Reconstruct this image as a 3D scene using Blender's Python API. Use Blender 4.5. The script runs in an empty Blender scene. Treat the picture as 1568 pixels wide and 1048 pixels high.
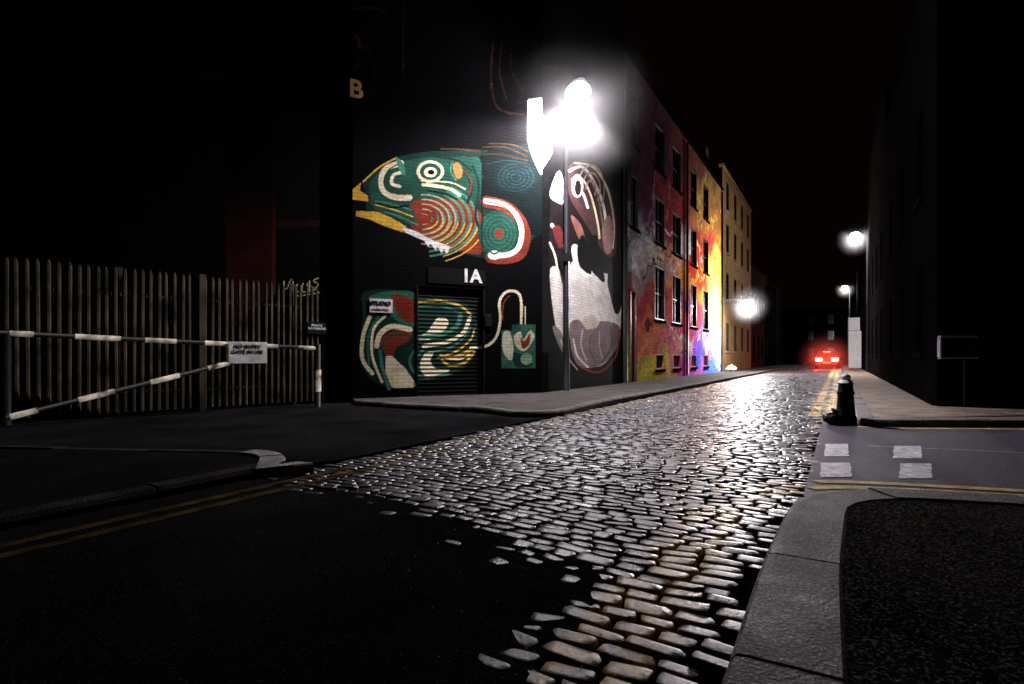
import bpy, math, random
import numpy as np
from mathutils import Vector, Matrix, noise
random.seed(7)
rng=np.random.default_rng(7)
S=bpy.context.scene
# ---------------------------------------------------------------- survey constants
F=830.0; H=0.9; CX=784.0; HY=548.0
U=Vector((0.5168,0.8561)); V=Vector((0.8561,-0.5168))
def G(px,py,z=0.0):
    Y=F*(H-z)/(py-HY); return ((px-CX)/F*Y, Y)
def R(lat,al):
    return (V.x*lat+U.x*al, V.y*lat+U.y*al)
# ---------------------------------------------------------------- materials
def nt(name):
    m=bpy.data.materials.new(name); m.use_nodes=True
    n=m.node_tree; b=n.nodes['Principled BSDF']; return m,n,b
def mat(name,col,rough=0.7,var=0.35,scale=6,bump=0.2,bscale=60,metal=0.0,spec=0.5,speck=0.0,rvar=0.0,crack=0.0,bd=.006,sth=.56):
    m,n,b=nt(name); L=n.links.new
    tc=n.nodes.new('ShaderNodeTexCoord')
    no=n.nodes.new('ShaderNodeTexNoise'); no.inputs['Scale'].default_value=scale; no.inputs['Detail'].default_value=5
    L(tc.outputs['Object'],no.inputs['Vector'])
    r=n.nodes.new('ShaderNodeMapRange'); r.inputs['From Min'].default_value=.3; r.inputs['From Max'].default_value=.7
    r.inputs['To Min'].default_value=1-var; r.inputs['To Max'].default_value=1+var
    L(no.outputs['Fac'],r.inputs['Value'])
    mx=n.nodes.new('ShaderNodeVectorMath'); mx.operation='SCALE'; mx.inputs[0].default_value=col[:3]
    L(r.outputs['Result'],mx.inputs['Scale'])
    last=mx.outputs[0]
    if bump>0 or speck>0:
        n2=n.nodes.new('ShaderNodeTexNoise'); n2.inputs['Scale'].default_value=bscale; n2.inputs['Detail'].default_value=3
        L(tc.outputs['Object'],n2.inputs['Vector'])
    if speck>0:
        r2=n.nodes.new('ShaderNodeMapRange'); r2.inputs['From Min'].default_value=sth; r2.inputs['From Max'].default_value=sth+.08
        r2.inputs['To Max'].default_value=speck
        L(n2.outputs['Fac'],r2.inputs['Value'])
        ad=n.nodes.new('ShaderNodeVectorMath'); ad.operation='ADD'
        L(last,ad.inputs[0]); L(r2.outputs['Result'],ad.inputs[1]); last=ad.outputs[0]
    if crack>0:
        vo=n.nodes.new('ShaderNodeTexVoronoi'); vo.feature='DISTANCE_TO_EDGE'; vo.inputs['Scale'].default_value=1.3
        va=n.nodes.new('ShaderNodeVectorMath'); va.operation='MULTIPLY_ADD'; va.inputs[1].default_value=(.5,.5,.5)
        L(no.outputs['Color'],va.inputs[0]); L(tc.outputs['Object'],va.inputs[2]); L(va.outputs[0],vo.inputs['Vector'])
        rr=n.nodes.new('ShaderNodeMapRange'); rr.inputs['From Max'].default_value=.012; rr.inputs['To Min'].default_value=1-crack
        L(vo.outputs['Distance'],rr.inputs['Value'])
        sc=n.nodes.new('ShaderNodeVectorMath'); sc.operation='SCALE'; L(last,sc.inputs[0]); L(rr.outputs['Result'],sc.inputs['Scale']); last=sc.outputs[0]
    L(last,b.inputs['Base Color'])
    b.inputs['Metallic'].default_value=metal; b.inputs['Specular IOR Level'].default_value=spec
    if rvar>0:
        r3=n.nodes.new('ShaderNodeMapRange'); r3.inputs['From Min'].default_value=.3; r3.inputs['From Max'].default_value=.7
        r3.inputs['To Min'].default_value=max(.05,rough-rvar); r3.inputs['To Max'].default_value=min(1,rough+rvar)
        L(no.outputs['Fac'],r3.inputs['Value']); L(r3.outputs['Result'],b.inputs['Roughness'])
    else: b.inputs['Roughness'].default_value=rough
    if bump>0:
        bu=n.nodes.new('ShaderNodeBump'); bu.inputs['Strength'].default_value=bump; bu.inputs['Distance'].default_value=bd
        L(n2.outputs['Fac'],bu.inputs['Height']); L(bu.outputs['Normal'],b.inputs['Normal'])
    return m
def emat(name,col,st):
    m,n,b=nt(name); L=n.links.new
    b.inputs['Base Color'].default_value=(*col,1); b.inputs['Emission Color'].default_value=(*col,1)
    b.inputs['Emission Strength'].default_value=st; b.inputs['Roughness'].default_value=.4
    m.cycles.emission_sampling='NONE'
    return m
def brickmat(name,col=None,rough=.75,mort=.55,bump=.6,var=.25,spec=.4):
    m,n,b=nt(name); L=n.links.new
    tc=n.nodes.new('ShaderNodeTexCoord'); sp=n.nodes.new('ShaderNodeSeparateXYZ'); cb=n.nodes.new('ShaderNodeCombineXYZ')
    L(tc.outputs['Object'],sp.inputs[0]); L(sp.outputs['X'],cb.inputs['X']); L(sp.outputs['Z'],cb.inputs['Y'])
    br=n.nodes.new('ShaderNodeTexBrick'); br.inputs['Scale'].default_value=1.0
    br.inputs['Brick Width'].default_value=.225; br.inputs['Row Height'].default_value=.075
    br.inputs['Mortar Size'].default_value=.006; br.inputs['Mortar Smooth'].default_value=.3
    br.inputs['Color1'].default_value=(1-var,)*3+(1,); br.inputs['Color2'].default_value=(1+var*.6,)*3+(1,); br.inputs['Mortar'].default_value=(mort,)*3+(1,)
    L(cb.outputs[0],br.inputs['Vector'])
    no=n.nodes.new('ShaderNodeTexNoise'); no.inputs['Scale'].default_value=1.7; no.inputs['Detail'].default_value=5; no.inputs['Roughness'].default_value=.65
    L(tc.outputs['Object'],no.inputs['Vector'])
    r=n.nodes.new('ShaderNodeMapRange'); r.inputs['From Min'].default_value=.3; r.inputs['From Max'].default_value=.7; r.inputs['To Min'].default_value=.6; r.inputs['To Max'].default_value=1.15
    L(no.outputs['Fac'],r.inputs['Value'])
    m1=n.nodes.new('ShaderNodeVectorMath'); m1.operation='MULTIPLY'
    if col is None:
        at=n.nodes.new('ShaderNodeVertexColor'); at.layer_name='Col'; L(at.outputs['Color'],m1.inputs[0])
    else: m1.inputs[0].default_value=col
    L(br.outputs['Color'],m1.inputs[1])
    m2=n.nodes.new('ShaderNodeVectorMath'); m2.operation='SCALE'; L(m1.outputs[0],m2.inputs[0]); L(r.outputs['Result'],m2.inputs['Scale'])
    L(m2.outputs[0],b.inputs['Base Color']); b.inputs['Roughness'].default_value=rough; b.inputs['Specular IOR Level'].default_value=spec
    ma=n.nodes.new('ShaderNodeMath'); ma.operation='MULTIPLY_ADD'; ma.inputs[1].default_value=-1.0
    L(br.outputs['Fac'],ma.inputs[0]); L(no.outputs['Fac'],ma.inputs[2])
    bu=n.nodes.new('ShaderNodeBump'); bu.inputs['Strength'].default_value=bump; bu.inputs['Distance'].default_value=.006
    L(ma.outputs[0],bu.inputs['Height']); L(bu.outputs['Normal'],b.inputs['Normal'])
    return m
def colattr(name,rough=.4,bump=.3,bscale=50,spec=.5,rvar=.12,lo=.5,hi=1.5,bd=.008):
    m,n,b=nt(name); L=n.links.new
    tc=n.nodes.new('ShaderNodeTexCoord'); at=n.nodes.new('ShaderNodeVertexColor'); at.layer_name='Col'
    no=n.nodes.new('ShaderNodeTexNoise'); no.inputs['Scale'].default_value=bscale; no.inputs['Detail'].default_value=5; no.inputs['Roughness'].default_value=.65
    L(tc.outputs['Object'],no.inputs['Vector'])
    r=n.nodes.new('ShaderNodeMapRange'); r.inputs['From Min'].default_value=.3; r.inputs['From Max'].default_value=.7; r.inputs['To Min'].default_value=lo; r.inputs['To Max'].default_value=hi
    L(no.outputs['Fac'],r.inputs['Value'])
    m2=n.nodes.new('ShaderNodeVectorMath'); m2.operation='SCALE'; L(at.outputs['Color'],m2.inputs[0]); L(r.outputs['Result'],m2.inputs['Scale'])
    L(m2.outputs[0],b.inputs['Base Color']); b.inputs['Specular IOR Level'].default_value=spec
    n2=n.nodes.new('ShaderNodeTexNoise'); n2.inputs['Scale'].default_value=2.2; n2.inputs['Detail'].default_value=3; L(tc.outputs['Object'],n2.inputs['Vector'])
    r3=n.nodes.new('ShaderNodeMapRange'); r3.inputs['From Min'].default_value=.3; r3.inputs['From Max'].default_value=.7
    r3.inputs['To Min'].default_value=rough-rvar; r3.inputs['To Max'].default_value=rough+rvar
    L(n2.outputs['Fac'],r3.inputs['Value']); L(r3.outputs['Result'],b.inputs['Roughness'])
    bu=n.nodes.new('ShaderNodeBump'); bu.inputs['Strength'].default_value=bump; bu.inputs['Distance'].default_value=bd
    L(no.outputs['Fac'],bu.inputs['Height']); L(bu.outputs['Normal'],b.inputs['Normal'])
    return m
M=dict(
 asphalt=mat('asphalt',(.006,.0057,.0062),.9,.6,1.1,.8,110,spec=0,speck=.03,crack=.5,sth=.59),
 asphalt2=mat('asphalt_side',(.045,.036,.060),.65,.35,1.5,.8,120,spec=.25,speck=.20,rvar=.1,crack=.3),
 mortar=mat('joint_dirt',(.005,.0045,.0045),.9,.4,8,.4,60,spec=0),
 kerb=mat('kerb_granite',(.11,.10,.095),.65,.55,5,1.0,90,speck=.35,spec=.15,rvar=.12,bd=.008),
 kerbd=mat('kerb_dark',(.016,.014,.012),.85,.5,5,.6,120,speck=.05,spec=0),  # darker kerb copy; the unlit left side is put into its colour
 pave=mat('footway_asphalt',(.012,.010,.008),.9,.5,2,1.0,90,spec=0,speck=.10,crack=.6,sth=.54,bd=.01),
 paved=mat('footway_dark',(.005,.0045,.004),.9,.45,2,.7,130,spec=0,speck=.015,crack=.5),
 pave2=mat('footway_paving',(.20,.15,.12),.75,.5,2.5,1.0,80,spec=.15,speck=.25,crack=.6,bd=.01),
 yellow=mat('yellow_paint',(.70,.50,.19),.65,.45,9,.5,120,spec=.15,speck=.06,crack=.5),
 yellowd=mat('yellow_paint_worn_dim',(.034,.023,.008),.9,.9,7,.5,120,spec=0,speck=.02,crack=.6),  # worn left lines; the dim light there is put into the colour
 white=mat('white_paint',(.75,.72,.78),.6,.55,16,.5,120,crack=.5,spec=.2),
 black=mat('black_metal',(.006,.006,.0065),.5,.3,8,.2,60,spec=.2),
 pole=mat('pole_paint',(.005,.005,.006),.6,.3,8,.2,60,spec=.06),
 galv=mat('galvanised_steel',(.040,.033,.020),.65,.95,2.5,.3,60,metal=.05,spec=.12),
 steel=mat('grey_steel',(.3,.3,.3),.5,.2,5,.1,60,metal=.3),  # plain grey steel for the hoarding frame
 glass=mat('dark_glass',(.003,.0035,.005),.12,.2,3,0,5,spec=.4),
 frame=mat('window_frame',(.008,.008,.008),.5,.2,8,0,50,spec=.1),
 frameblack=mat('window_frame_black',(.003,.003,.003),.8,.2,8,0,50,spec=0),  # near-black frames with no specular
 stone=mat('sill_stone',(.14,.12,.10),.7,.3,6,.2,60,spec=.1),
 blacksill=mat('sill_black',(.006,.0055,.0055),.8,.3,6,.2,60,spec=0),  # near-black sills with no specular
 plastic=mat('bag_plastic',(.006,.006,.007),.28,.3,6,.3,20,bd=.012,spec=.4),
 signw=mat('sign_white',(.75,.74,.70),.5,.35,9,.0,50),
 bandw=mat('band_white_dirty',(.34,.31,.23),.65,.95,6,.1,50,spec=.1),
 signb=mat('sign_black',(.006,.006,.007),.4,.2,12,0,50,spec=.1),
 brickblack=brickmat('brick_black',(.0040,.0035,.0036),spec=0,rough=.9),  # albedo cut below real brick; night darkness is in the colour
 brickdark=brickmat('brick_dark',(.03,.019,.017),spec=0),
 brickyel=brickmat('brick_yellow',(.24,.135,.05),spec=.05),
 paintbrick=brickmat('painted_brick',None,rough=.7,mort=.5,var=.14,bump=.8,spec=.02),
 graff=brickmat('graffiti_brick',None,rough=.8,mort=.4,var=.28,bump=.9,spec=0),
 shutter=colattr('shutter_paint',.5,.05,40,.1,rvar=.05,lo=.8,hi=1.15),
 setts=colattr('granite_setts',.35,.6,60,.50,.15,bd=.006),
)
# ---------------------------------------------------------------- mesh helpers
def empty(name,loc=(0,0,0)):
    o=bpy.data.objects.new(name,None); o.empty_display_size=.3; o.location=loc; S.collection.objects.link(o); return o
class MB:
    def __init__(s): s.v=[]; s.f=[]
    def add(s,vs,fs):
        o=len(s.v); s.v+= [tuple(a) for a in vs]; s.f+=[tuple(i+o for i in f) for f in fs]; return s
    def box(s,x0,x1,y0,y1,z0,z1,M4=None):
        vs=[(x0,y0,z0),(x1,y0,z0),(x1,y1,z0),(x0,y1,z0),(x0,y0,z1),(x1,y0,z1),(x1,y1,z1),(x0,y1,z1)]
        if M4 is not None: vs=[M4@Vector(a) for a in vs]
        return s.add(vs,[(0,3,2,1),(4,5,6,7),(0,1,5,4),(1,2,6,5),(2,3,7,6),(3,0,4,7)])
    def prism(s,poly,z0,z1):
        n=len(poly)
        a=sum(poly[i][0]*poly[(i+1)%n][1]-poly[(i+1)%n][0]*poly[i][1] for i in range(n))
        if a<0: poly=poly[::-1]
        vs=[(p[0],p[1],z0) for p in poly]+[(p[0],p[1],z1) for p in poly]
        return s.add(vs,[tuple(range(n,2*n)),tuple(range(n-1,-1,-1))]+[(i,(i+1)%n,(i+1)%n+n,i+n) for i in range(n)])
    def tube(s,path,r,n=10,cap=True):
        path=[Vector(p) for p in path]; rs=r if isinstance(r,(list,tuple)) else [r]*len(path)
        vs=[];k=len(path)
        ref=Vector((0,0,1)) if abs((path[-1]-path[0]).normalized().z)<.9 else Vector((1,0,0))
        for i,p in enumerate(path):
            d=(path[min(i+1,k-1)]-path[max(i-1,0)]).normalized()
            a=d.cross(ref).normalized(); b=d.cross(a)
            for j in range(n):
                t=2*math.pi*j/n; vs.append(p+(a*math.cos(t)+b*math.sin(t))*rs[i])
        fs=[(i*n+j,i*n+(j+1)%n,(i+1)*n+(j+1)%n,(i+1)*n+j) for i in range(k-1) for j in range(n)]
        if cap: fs+=[tuple(range(n)),tuple(range((k-1)*n,k*n))]
        return s.add(vs,fs)
    def ell(s,c,r,n=16,m=10,fn=None):
        vs=[];fs=[]
        for i in range(m+1):
            ph=math.pi*i/m
            for j in range(n):
                t=2*math.pi*j/n
                d=Vector((math.sin(ph)*math.cos(t),math.sin(ph)*math.sin(t),math.cos(ph)))
                k=fn(d) if fn else 1
                vs.append((c[0]+d.x*r[0]*k,c[1]+d.y*r[1]*k,c[2]+d.z*r[2]*k))
        for i in range(m):
            for j in range(n):
                fs.append((i*n+j,(i+1)*n+j,(i+1)*n+(j+1)%n,i*n+(j+1)%n))
        return s.add(vs,fs)
    def obj(s,name,mt,parent=None,M4=None,smooth=False,bevel=0):
        me=bpy.data.meshes.new(name); me.from_pydata(s.v,[],s.f); me.update()
        me.materials.append(mt)
        if smooth: me.shade_smooth()
        o=bpy.data.objects.new(name,me); S.collection.objects.link(o)
        if M4 is not None: o.matrix_world=M4
        if parent: o.parent=parent
        if bevel:
            b=o.modifiers.new('b','BEVEL'); b.width=bevel; b.segments=2; b.limit_method='ANGLE'
        return o
def cr(pts,closed=False,k=8):
    P=[np.array(p,float) for p in pts]; n=len(P); out=[]
    rngi=range(n) if closed else range(n-1)
    for i in rngi:
        if closed: p0,p1,p2,p3=P[i-1],P[i],P[(i+1)%n],P[(i+2)%n]
        else: p0,p1,p2,p3=P[max(i-1,0)],P[i],P[i+1],P[min(i+2,n-1)]
        for j in range(k):
            t=j/k
            out.append(.5*((2*p1)+(-p0+p2)*t+(2*p0-5*p1+4*p2-p3)*t*t+(-p0+3*p1-3*p2+p3)*t**3))
    if not closed: out.append(P[-1])
    return np.array(out)
def inpoly(px,py,poly):
    ins=np.zeros(np.shape(px),bool); n=len(poly); j=n-1
    for i in range(n):
        xi,yi=poly[i]; xj,yj=poly[j]
        c=((yi>py)!=(yj>py))&(px<(xj-xi)*(py-yi)/((yj-yi) if yj!=yi else 1e-9)+xi)
        ins^=c; j=i
    return ins
def pdist(px,py,path):
    d=np.full(np.shape(px),1e9)
    for (ax,ay),(bx,by) in zip(path[:-1],path[1:]):
        dx,dy=bx-ax,by-ay; L2=dx*dx+dy*dy+1e-12
        t=np.clip(((px-ax)*dx+(py-ay)*dy)/L2,0,1)
        d=np.minimum(d,np.hypot(px-ax-t*dx,py-ay-t*dy))
    return d
def paint(px,py,col,ops):
    for op in ops:
        k=op[0]
        if k=='f':
            poly=cr(op[1],True,6); m=inpoly(px,py,poly); col[m]=op[2]
        elif k=='p':
            m=inpoly(px,py,op[1]); col[m]=op[2]
        elif k=='s':
            path=cr(op[1],False,6); w=op[2]
            bb=(px>path[:,0].min()-w)&(px<path[:,0].max()+w)&(py>path[:,1].min()-w)&(py<path[:,1].max()+w)
            idx=np.nonzero(bb)[0]
            d=pdist(px[idx],py[idx],path); col[idx[d<w/2]]=op[3]
        elif k=='e':
            m=((px-op[1])/op[3])**2+((py-op[2])/op[4])**2<1; col[m]=op[5]
        elif k=='r':
            _,cx,cy,rx,ry,n,w,a0,a1,c=op
            q=np.hypot((px-cx)/rx,(py-cy)/ry); an=np.degrees(np.arctan2(py-cy,px-cx))
            m=(q<1)&(q>.12)&(((q*n)%1)<w)&(an>a0)&(an<a1); col[m]=c
    return col
class Wall:
    def __init__(s,o,d):
        s.o=Vector(o); s.d=Vector(d).normalized()
        s.M=Matrix.Translation((s.o.x,s.o.y,0))@Matrix(((s.d.x,-s.d.y,0,0),(s.d.y,s.d.x,0,0),(0,0,1,0),(0,0,0,1)))
    def s(s,px):
        r=(px-CX)/F; return (r*s.o.y-s.o.x)/(s.d.x-r*s.d.y)
    def z(s,px,py): return H+(HY-py)/F*(s.o.y+s.d.y*s.s(px))
    def px(s,ss,zz,yo=0):
        X=s.o.x+s.d.x*ss; Y=s.o.y+s.d.y*ss
        return CX+F*X/Y, HY-F*(zz-H)/Y
    def pt(s,ss,y=0,z=0): return s.M@Vector((ss,y,z))
def grid(name,w,s0,s1,z0,z1,step,mt,parent,colfn=None,openings=(),yfn=None):
    def ax(a,b,ed):
        n=max(1,int(round((b-a)/step))); A=list(np.linspace(a,b,n+1))
        for e in ed:
            if a<e<b:
                A=[q for q in A if abs(q-e)>step*.3 or q in(a,b)]; A.append(e)
        return np.array(sorted(A))
    ss=ax(s0,s1,[e for o in openings for e in o[:2]]); zz=ax(z0,z1,[e for o in openings for e in o[2:4]])
    SS,ZZ=np.meshgrid(ss,zz); sf=SS.ravel(); zf=ZZ.ravel()
    yf=yfn(sf,zf) if yfn else np.zeros_like(sf)
    n=len(ss); m=len(zz)
    I,J=np.meshgrid(np.arange(n-1),np.arange(m-1)); I=I.ravel();J=J.ravel()
    cs=(ss[I]+ss[I+1])/2; cz=(zz[J]+zz[J+1])/2; keep=np.ones(len(I),bool)
    for o in openings: keep&=~((cs>o[0])&(cs<o[1])&(cz>o[2])&(cz<o[3]))
    I=I[keep];J=J[keep]; a=J*n+I
    fs=np.stack([a,a+1,a+n+1,a+n],1)
    me=bpy.data.meshes.new(name); me.from_pydata(np.stack([sf,yf,zf],1).tolist(),[],fs.tolist()); me.update()
    if colfn:
        X,Y=w.px(sf,zf); c=colfn(X,Y,sf,zf)
        at=me.color_attributes.new('Col','FLOAT_COLOR','POINT')
        at.data.foreach_set('color',np.concatenate([c,np.ones((len(c),1))],1).astype(np.float32).ravel())
    me.materials.append(mt)
    o=bpy.data.objects.new(name,me); S.collection.objects.link(o); o.matrix_world=w.M; o.parent=parent
    return o
def windows(w,ops,parent,lits=None,bars=(2,2),fm=None,sm=None):
    f=MB(); gl=MB(); si=MB(); t=.05
    for k,o in enumerate(ops):
        s0,s1,z0,z1=o[:4]
        f.box(s0-.02,s0+t,.006,.15,z0-.02,z1+.02); f.box(s1-t,s1+.02,.006,.15,z0-.02,z1+.02)
        f.box(s0+t,s1-t,.006,.15,z0-.02,z0+t); f.box(s0+t,s1-t,.006,.15,z1-t,z1+.02)
        for i in range(1,bars[0]):
            x=s0+(s1-s0)*i/bars[0]; f.box(x-.015,x+.015,.08,.125,z0+t,z1-t)
        for i in range(1,bars[1]):
            z=z0+(z1-z0)*i/bars[1]; f.box(s0+t,s1-t,.085,.12,z-.02,z+.02)
        l=lits(k) if lits else None
        g_=MB() if l else gl
        g_.box(s0+t-.01,s1-t+.01,.128,.14,z0+t-.01,z1-t+.01)
        if l: g_.obj('lit_window_glass',l,parent,w.M)
        si.box(s0-.08,s1+.08,-.06,.02,z0-.10,z0-.003)
    f.obj('window_frames',fm or M['frame'],parent,w.M)
    if gl.v: gl.obj('window_glass',M['glass'],parent,w.M)
    si.obj('window_sills',sm or M['stone'],parent,w.M,bevel=.01)
def text(s,size,w,ss,z,y,mt,parent,ax='CENTER',off=0):
    c=bpy.data.curves.new('lettering','FONT'); c.body=s; c.size=size; c.extrude=.002; c.align_x=ax; c.align_y='CENTER'; c.offset=off
    c.materials.append(mt)
    o=bpy.data.objects.new('lettering',c); S.collection.objects.link(o)
    o.matrix_world=w.M@Matrix.Translation((ss,y,z))@Matrix.Rotation(math.pi/2,4,'X'); o.parent=parent; return o
# ---------------------------------------------------------------- walls frame
A=G(540,617); B=G(830,607)
W1=Wall(A,(B[0]-A[0],B[1]-A[1])); W2=Wall(B,U)
SB=W1.s(830)
K=(.0025,.0025,.003); GR=(.016,.075,.050); GR2=(.06,.22,.15); CRM=(.85,.74,.48); WH=(.85,.83,.78); RU=(.22,.035,.018); GO=(.72,.42,.05); BR=(.16,.08,.035); TE=(.009,.032,.026); DK=(.004,.008,.008)
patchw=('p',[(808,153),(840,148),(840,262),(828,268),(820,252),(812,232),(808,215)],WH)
fish=[
 ('f',[(556,277),(580,257),(610,241),(650,233),(700,231),(760,230),(832,226),(832,330),(812,372),(796,398),(750,397),(700,386),(655,374),(615,350),(580,333),(562,322),(560,300)],TE),
 ('f',[(738,236),(832,230),(832,345),(815,360),(800,330),(770,306),(738,300)],DK),
 ('f',[(566,280),(585,262),(610,250),(640,243),(700,240),(735,245),(735,300),(700,325),(640,330),(600,330),(575,322),(567,300)],GR),
 ('s',[(556,279),(580,257),(607,242)],2.5,GO),
 ('p',[(530,303),(540,290),(553,279),(551,292),(563,300),(564,309),(545,307)],GO),
 ('p',[(545,323),(578,325),(598,333),(622,347),(617,356),(590,347),(565,336),(545,331)],GO),
 ('f',[(628,312),(665,305),(705,308),(738,330),(740,385),(700,384),(665,374),(632,352)],RU),
 ('r',648,336,90,62,9,.45,-50,80,GR2),
 ('r',648,336,58,44,6,.28,-95,95,(.42,.38,.25)),
 ('r',648,336,26,26,3,.5,-180,180,RU),
 ('r',648,336,105,75,10,.22,5,62,GO),
 ('f',[(567,306),(600,308),(630,318),(635,345),(600,330),(575,318)],GR),
 ('s',[(575,308),(605,314),(630,322)],2,GR2),('s',[(575,314),(605,322),(632,332)],2,GO),('s',[(590,325),(615,333),(640,345)],2,GR2),
 ('s',[(614,250),(592,258),(584,275),(588,293),(605,302),(627,303)],9,CRM),
 ('s',[(612,250),(594,262),(588,280),(596,294),(622,298)],2,TE),
 ('s',[(617,264),(603,268),(600,281),(612,286)],5,CRM),
 ('f',[(606,240),(618,252),(620,268),(612,262)],GR2),
 ('e',659,263,21,17,CRM),('e',659,263,16,13,GR),('e',659,264,10,8,CRM),('e',660,264,5,4,K),
 ('f',[(694,252),(703,250),(708,261),(705,273),(697,271)],(.5,.2,.06)),('s',[(693,249),(690,262),(698,276)],2.5,GR2),
 ('s',[(648,283),(668,285),(690,290),(704,299)],5,CRM),('s',[(645,277),(690,280),(712,290)],2,CRM),
 ('s',[(655,292),(680,297),(700,306)],2,K),
 ('s',[(712,262),(722,285),(716,310)],5,TE),('s',[(724,255),(733,285),(728,330),(738,360)],4,TE),
 ('s',[(670,240),(700,246),(722,262)],3,TE),('s',[(625,315),(600,318),(578,312)],2.5,K),
 ('p',[(616,347),(640,356),(662,368),(690,378),(684,390),(680,381),(676,388),(670,378),(667,384),(660,374),(655,378),(650,369),(640,365),(620,356)],WH),
 ('e',764,358,32,36,GR),('r',764,358,30,34,5,.4,-180,180,(.03,.11,.08)),('e',764,358,6,8,RU),
 ('s',[(745,309),(775,317),(796,337),(804,362),(797,388),(775,396),(752,395)],17,RU),
 ('s',[(744,308),(772,314),(792,332),(799,358),(792,382),(774,391),(755,390)],8,WH),
 ('s',[(748,309),(772,317),(788,335),(794,360),(787,380)],1.8,TE),
 ('e',757,391,10,7,WH),('s',[(750,385),(757,389),(766,384)],2.5,GR),
 ('e',790,272,34,26,(.004,.010,.011)),('r',790,272,32,25,5,.35,-180,180,(.008,.022,.022)),
 ('s',[(675,228),(705,229),(735,231)],2.5,(.06,.03,.015)),('s',[(715,240),(760,236),(808,246)],2.5,(.03,.015,.008)),('s',[(740,226),(775,226),(806,240)],2.5,(.03,.015,.008)),('s',[(750,220),(785,222),(808,232)],2,(.03,.018,.008)),
 ('s',[(745,252),(775,246),(806,250)],2,(.008,.022,.02)),
 ('s',[(712,262),(722,280),(718,300)],2,RU),
 ('s',[(738,226),(738,400)],2,K),
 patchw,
 ('f',[(557,448),(600,444),(640,450),(690,455),(722,472),(733,505),(728,545),(700,572),(660,582),(600,594),(560,572),(552,525),(556,480)],TE),
 ('f',[(565,455),(600,446),(638,452),(638,498),(612,494),(595,482),(568,480)],(.025,.16,.10)),
 ('f',[(600,450),(637,462),(634,494),(612,486),(604,470)],RU),
 ('s',[(566,486),(556,515),(555,550),(570,572)],6,CRM),
 ('s',[(590,484),(572,505),(570,545),(585,585)],4,CRM),
 ('s',[(580,484),(564,515),(565,558)],3,(.03,.16,.10)),
 ('f',[(588,540),(584,520),(600,508),(628,503),(628,520),(608,532),(600,548)],RU),
 ('s',[(577,530),(582,512),(600,500),(628,505)],8,CRM),
 ('s',[(583,538),(590,520),(608,512),(630,516)],2.5,GR),
 ('p',[(590,546),(600,545),(622,566),(638,590),(632,594),(600,594),(590,570)],CRM),
 ('s',[(582,538),(586,565),(596,596)],5,GR2),
 ('s',[(640,462),(675,461),(705,468),(722,482)],3.5,GO),('s',[(640,470),(672,468),(700,476)],2.5,(.03,.16,.10)),
 ('f',[(636,519),(655,508),(672,486),(688,492),(680,508),(660,520)],CRM),
 ('s',[(642,517),(672,514),(700,500),(706,482)],7,GR2),
 ('s',[(650,530),(685,524),(710,510),(720,488)],6,CRM),
 ('s',[(660,540),(692,532),(712,516),(722,500)],3,GR2),
 ('s',[(672,548),(700,538),(722,520),(727,505)],3,GO),
 ('s',[(640,533),(628,548),(632,568),(652,578),(690,572)],4,GR2),
 ('s',[(648,538),(638,550),(642,564),(662,570)],5,(.03,.2,.13)),
 ('f',[(652,541),(665,540),(660,552),(668,564),(690,568),(655,577),(644,560)],CRM),
 ('s',[(676,545),(695,548),(726,534)],5,GO),('s',[(678,552),(690,560),(712,556),(727,540)],4,GO),('s',[(690,550),(706,550),(720,543)],3,CRM),
 ('s',[(722,533),(745,530),(760,516),(766,490),(765,462),(776,447),(792,448),(798,462),(798,498)],4,CRM),
 ('s',[(770,490),(771,465),(780,453)],2,RU),('s',[(804,470),(804,500)],1.5,CRM),
 ('p',[(768,506),(784,506),(784,497),(820,497),(820,564),(768,564)],(.03,.12,.08)),
 ('p',[(784,497),(799,497),(796,513),(784,511)],GR),
 ('f',[(787,515),(797,508),(801,520),(812,506),(818,518),(803,538),(790,530)],(.6,.55,.38)),
 ('f',[(797,517),(803,523),(812,510),(810,528),(800,534)],RU),
 ('f',[(770,512),(780,508),(786,530),(783,552),(771,540)],(.55,.55,.4)),('f',[(786,540),(800,545),(815,560),(790,562)],TE),
 ('e',806,550,9,9,(.2,.35,.2)),
]
def c1(px,py,s,z):
    c=np.tile(np.array(K),(len(px),1)); return paint(px,py,c,fish)
corner=empty('mural_corner_building')
ZT=5.9; TOP=11.5
sh0,sh1=W1.s(640),W1.s(740); shz=W1.z(690,441)
g=.012
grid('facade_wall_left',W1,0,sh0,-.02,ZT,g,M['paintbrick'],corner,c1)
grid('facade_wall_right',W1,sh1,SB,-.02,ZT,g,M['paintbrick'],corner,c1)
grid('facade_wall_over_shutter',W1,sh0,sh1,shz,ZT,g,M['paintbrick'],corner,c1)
grid('roller_shutter',W1,sh0-.03,sh1+.03,-.02,shz+.03,g,M['shutter'],corner,c1,yfn=lambda s,z:.04+.008*np.abs(np.sin(np.pi*z/.085)))
faint=[('s',[(518,85),(530,62),(545,55),(552,75)],3,(.09,.028,.012)),('s',[(515,100),(535,110),(552,95)],2.5,(.07,.024,.01)),
 ('s',[(512,20),(560,12),(590,18)],3,(.05,.02,.01)),('s',[(618,0),(618,115)],3,(.025,.014,.01)),
 ('s',[(755,70),(752,120),(762,165),(800,176)],3,(.025,.012,.009)),('s',[(770,60),(765,110),(775,150)],2,(.02,.01,.007)),
 ('s',[(790,50),(782,100),(800,140)],2,(.015,.008,.006)),('s',[(560,70),(575,110),(560,150),(530,165)],2,(.03,.012,.006)),
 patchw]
grid('facade_wall_upper',W1,0,SB,ZT,TOP,.03,M['paintbrick'],corner,lambda px,py,s,z:paint(px,py,np.tile(np.array(K),(len(px),1)),faint))
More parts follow.
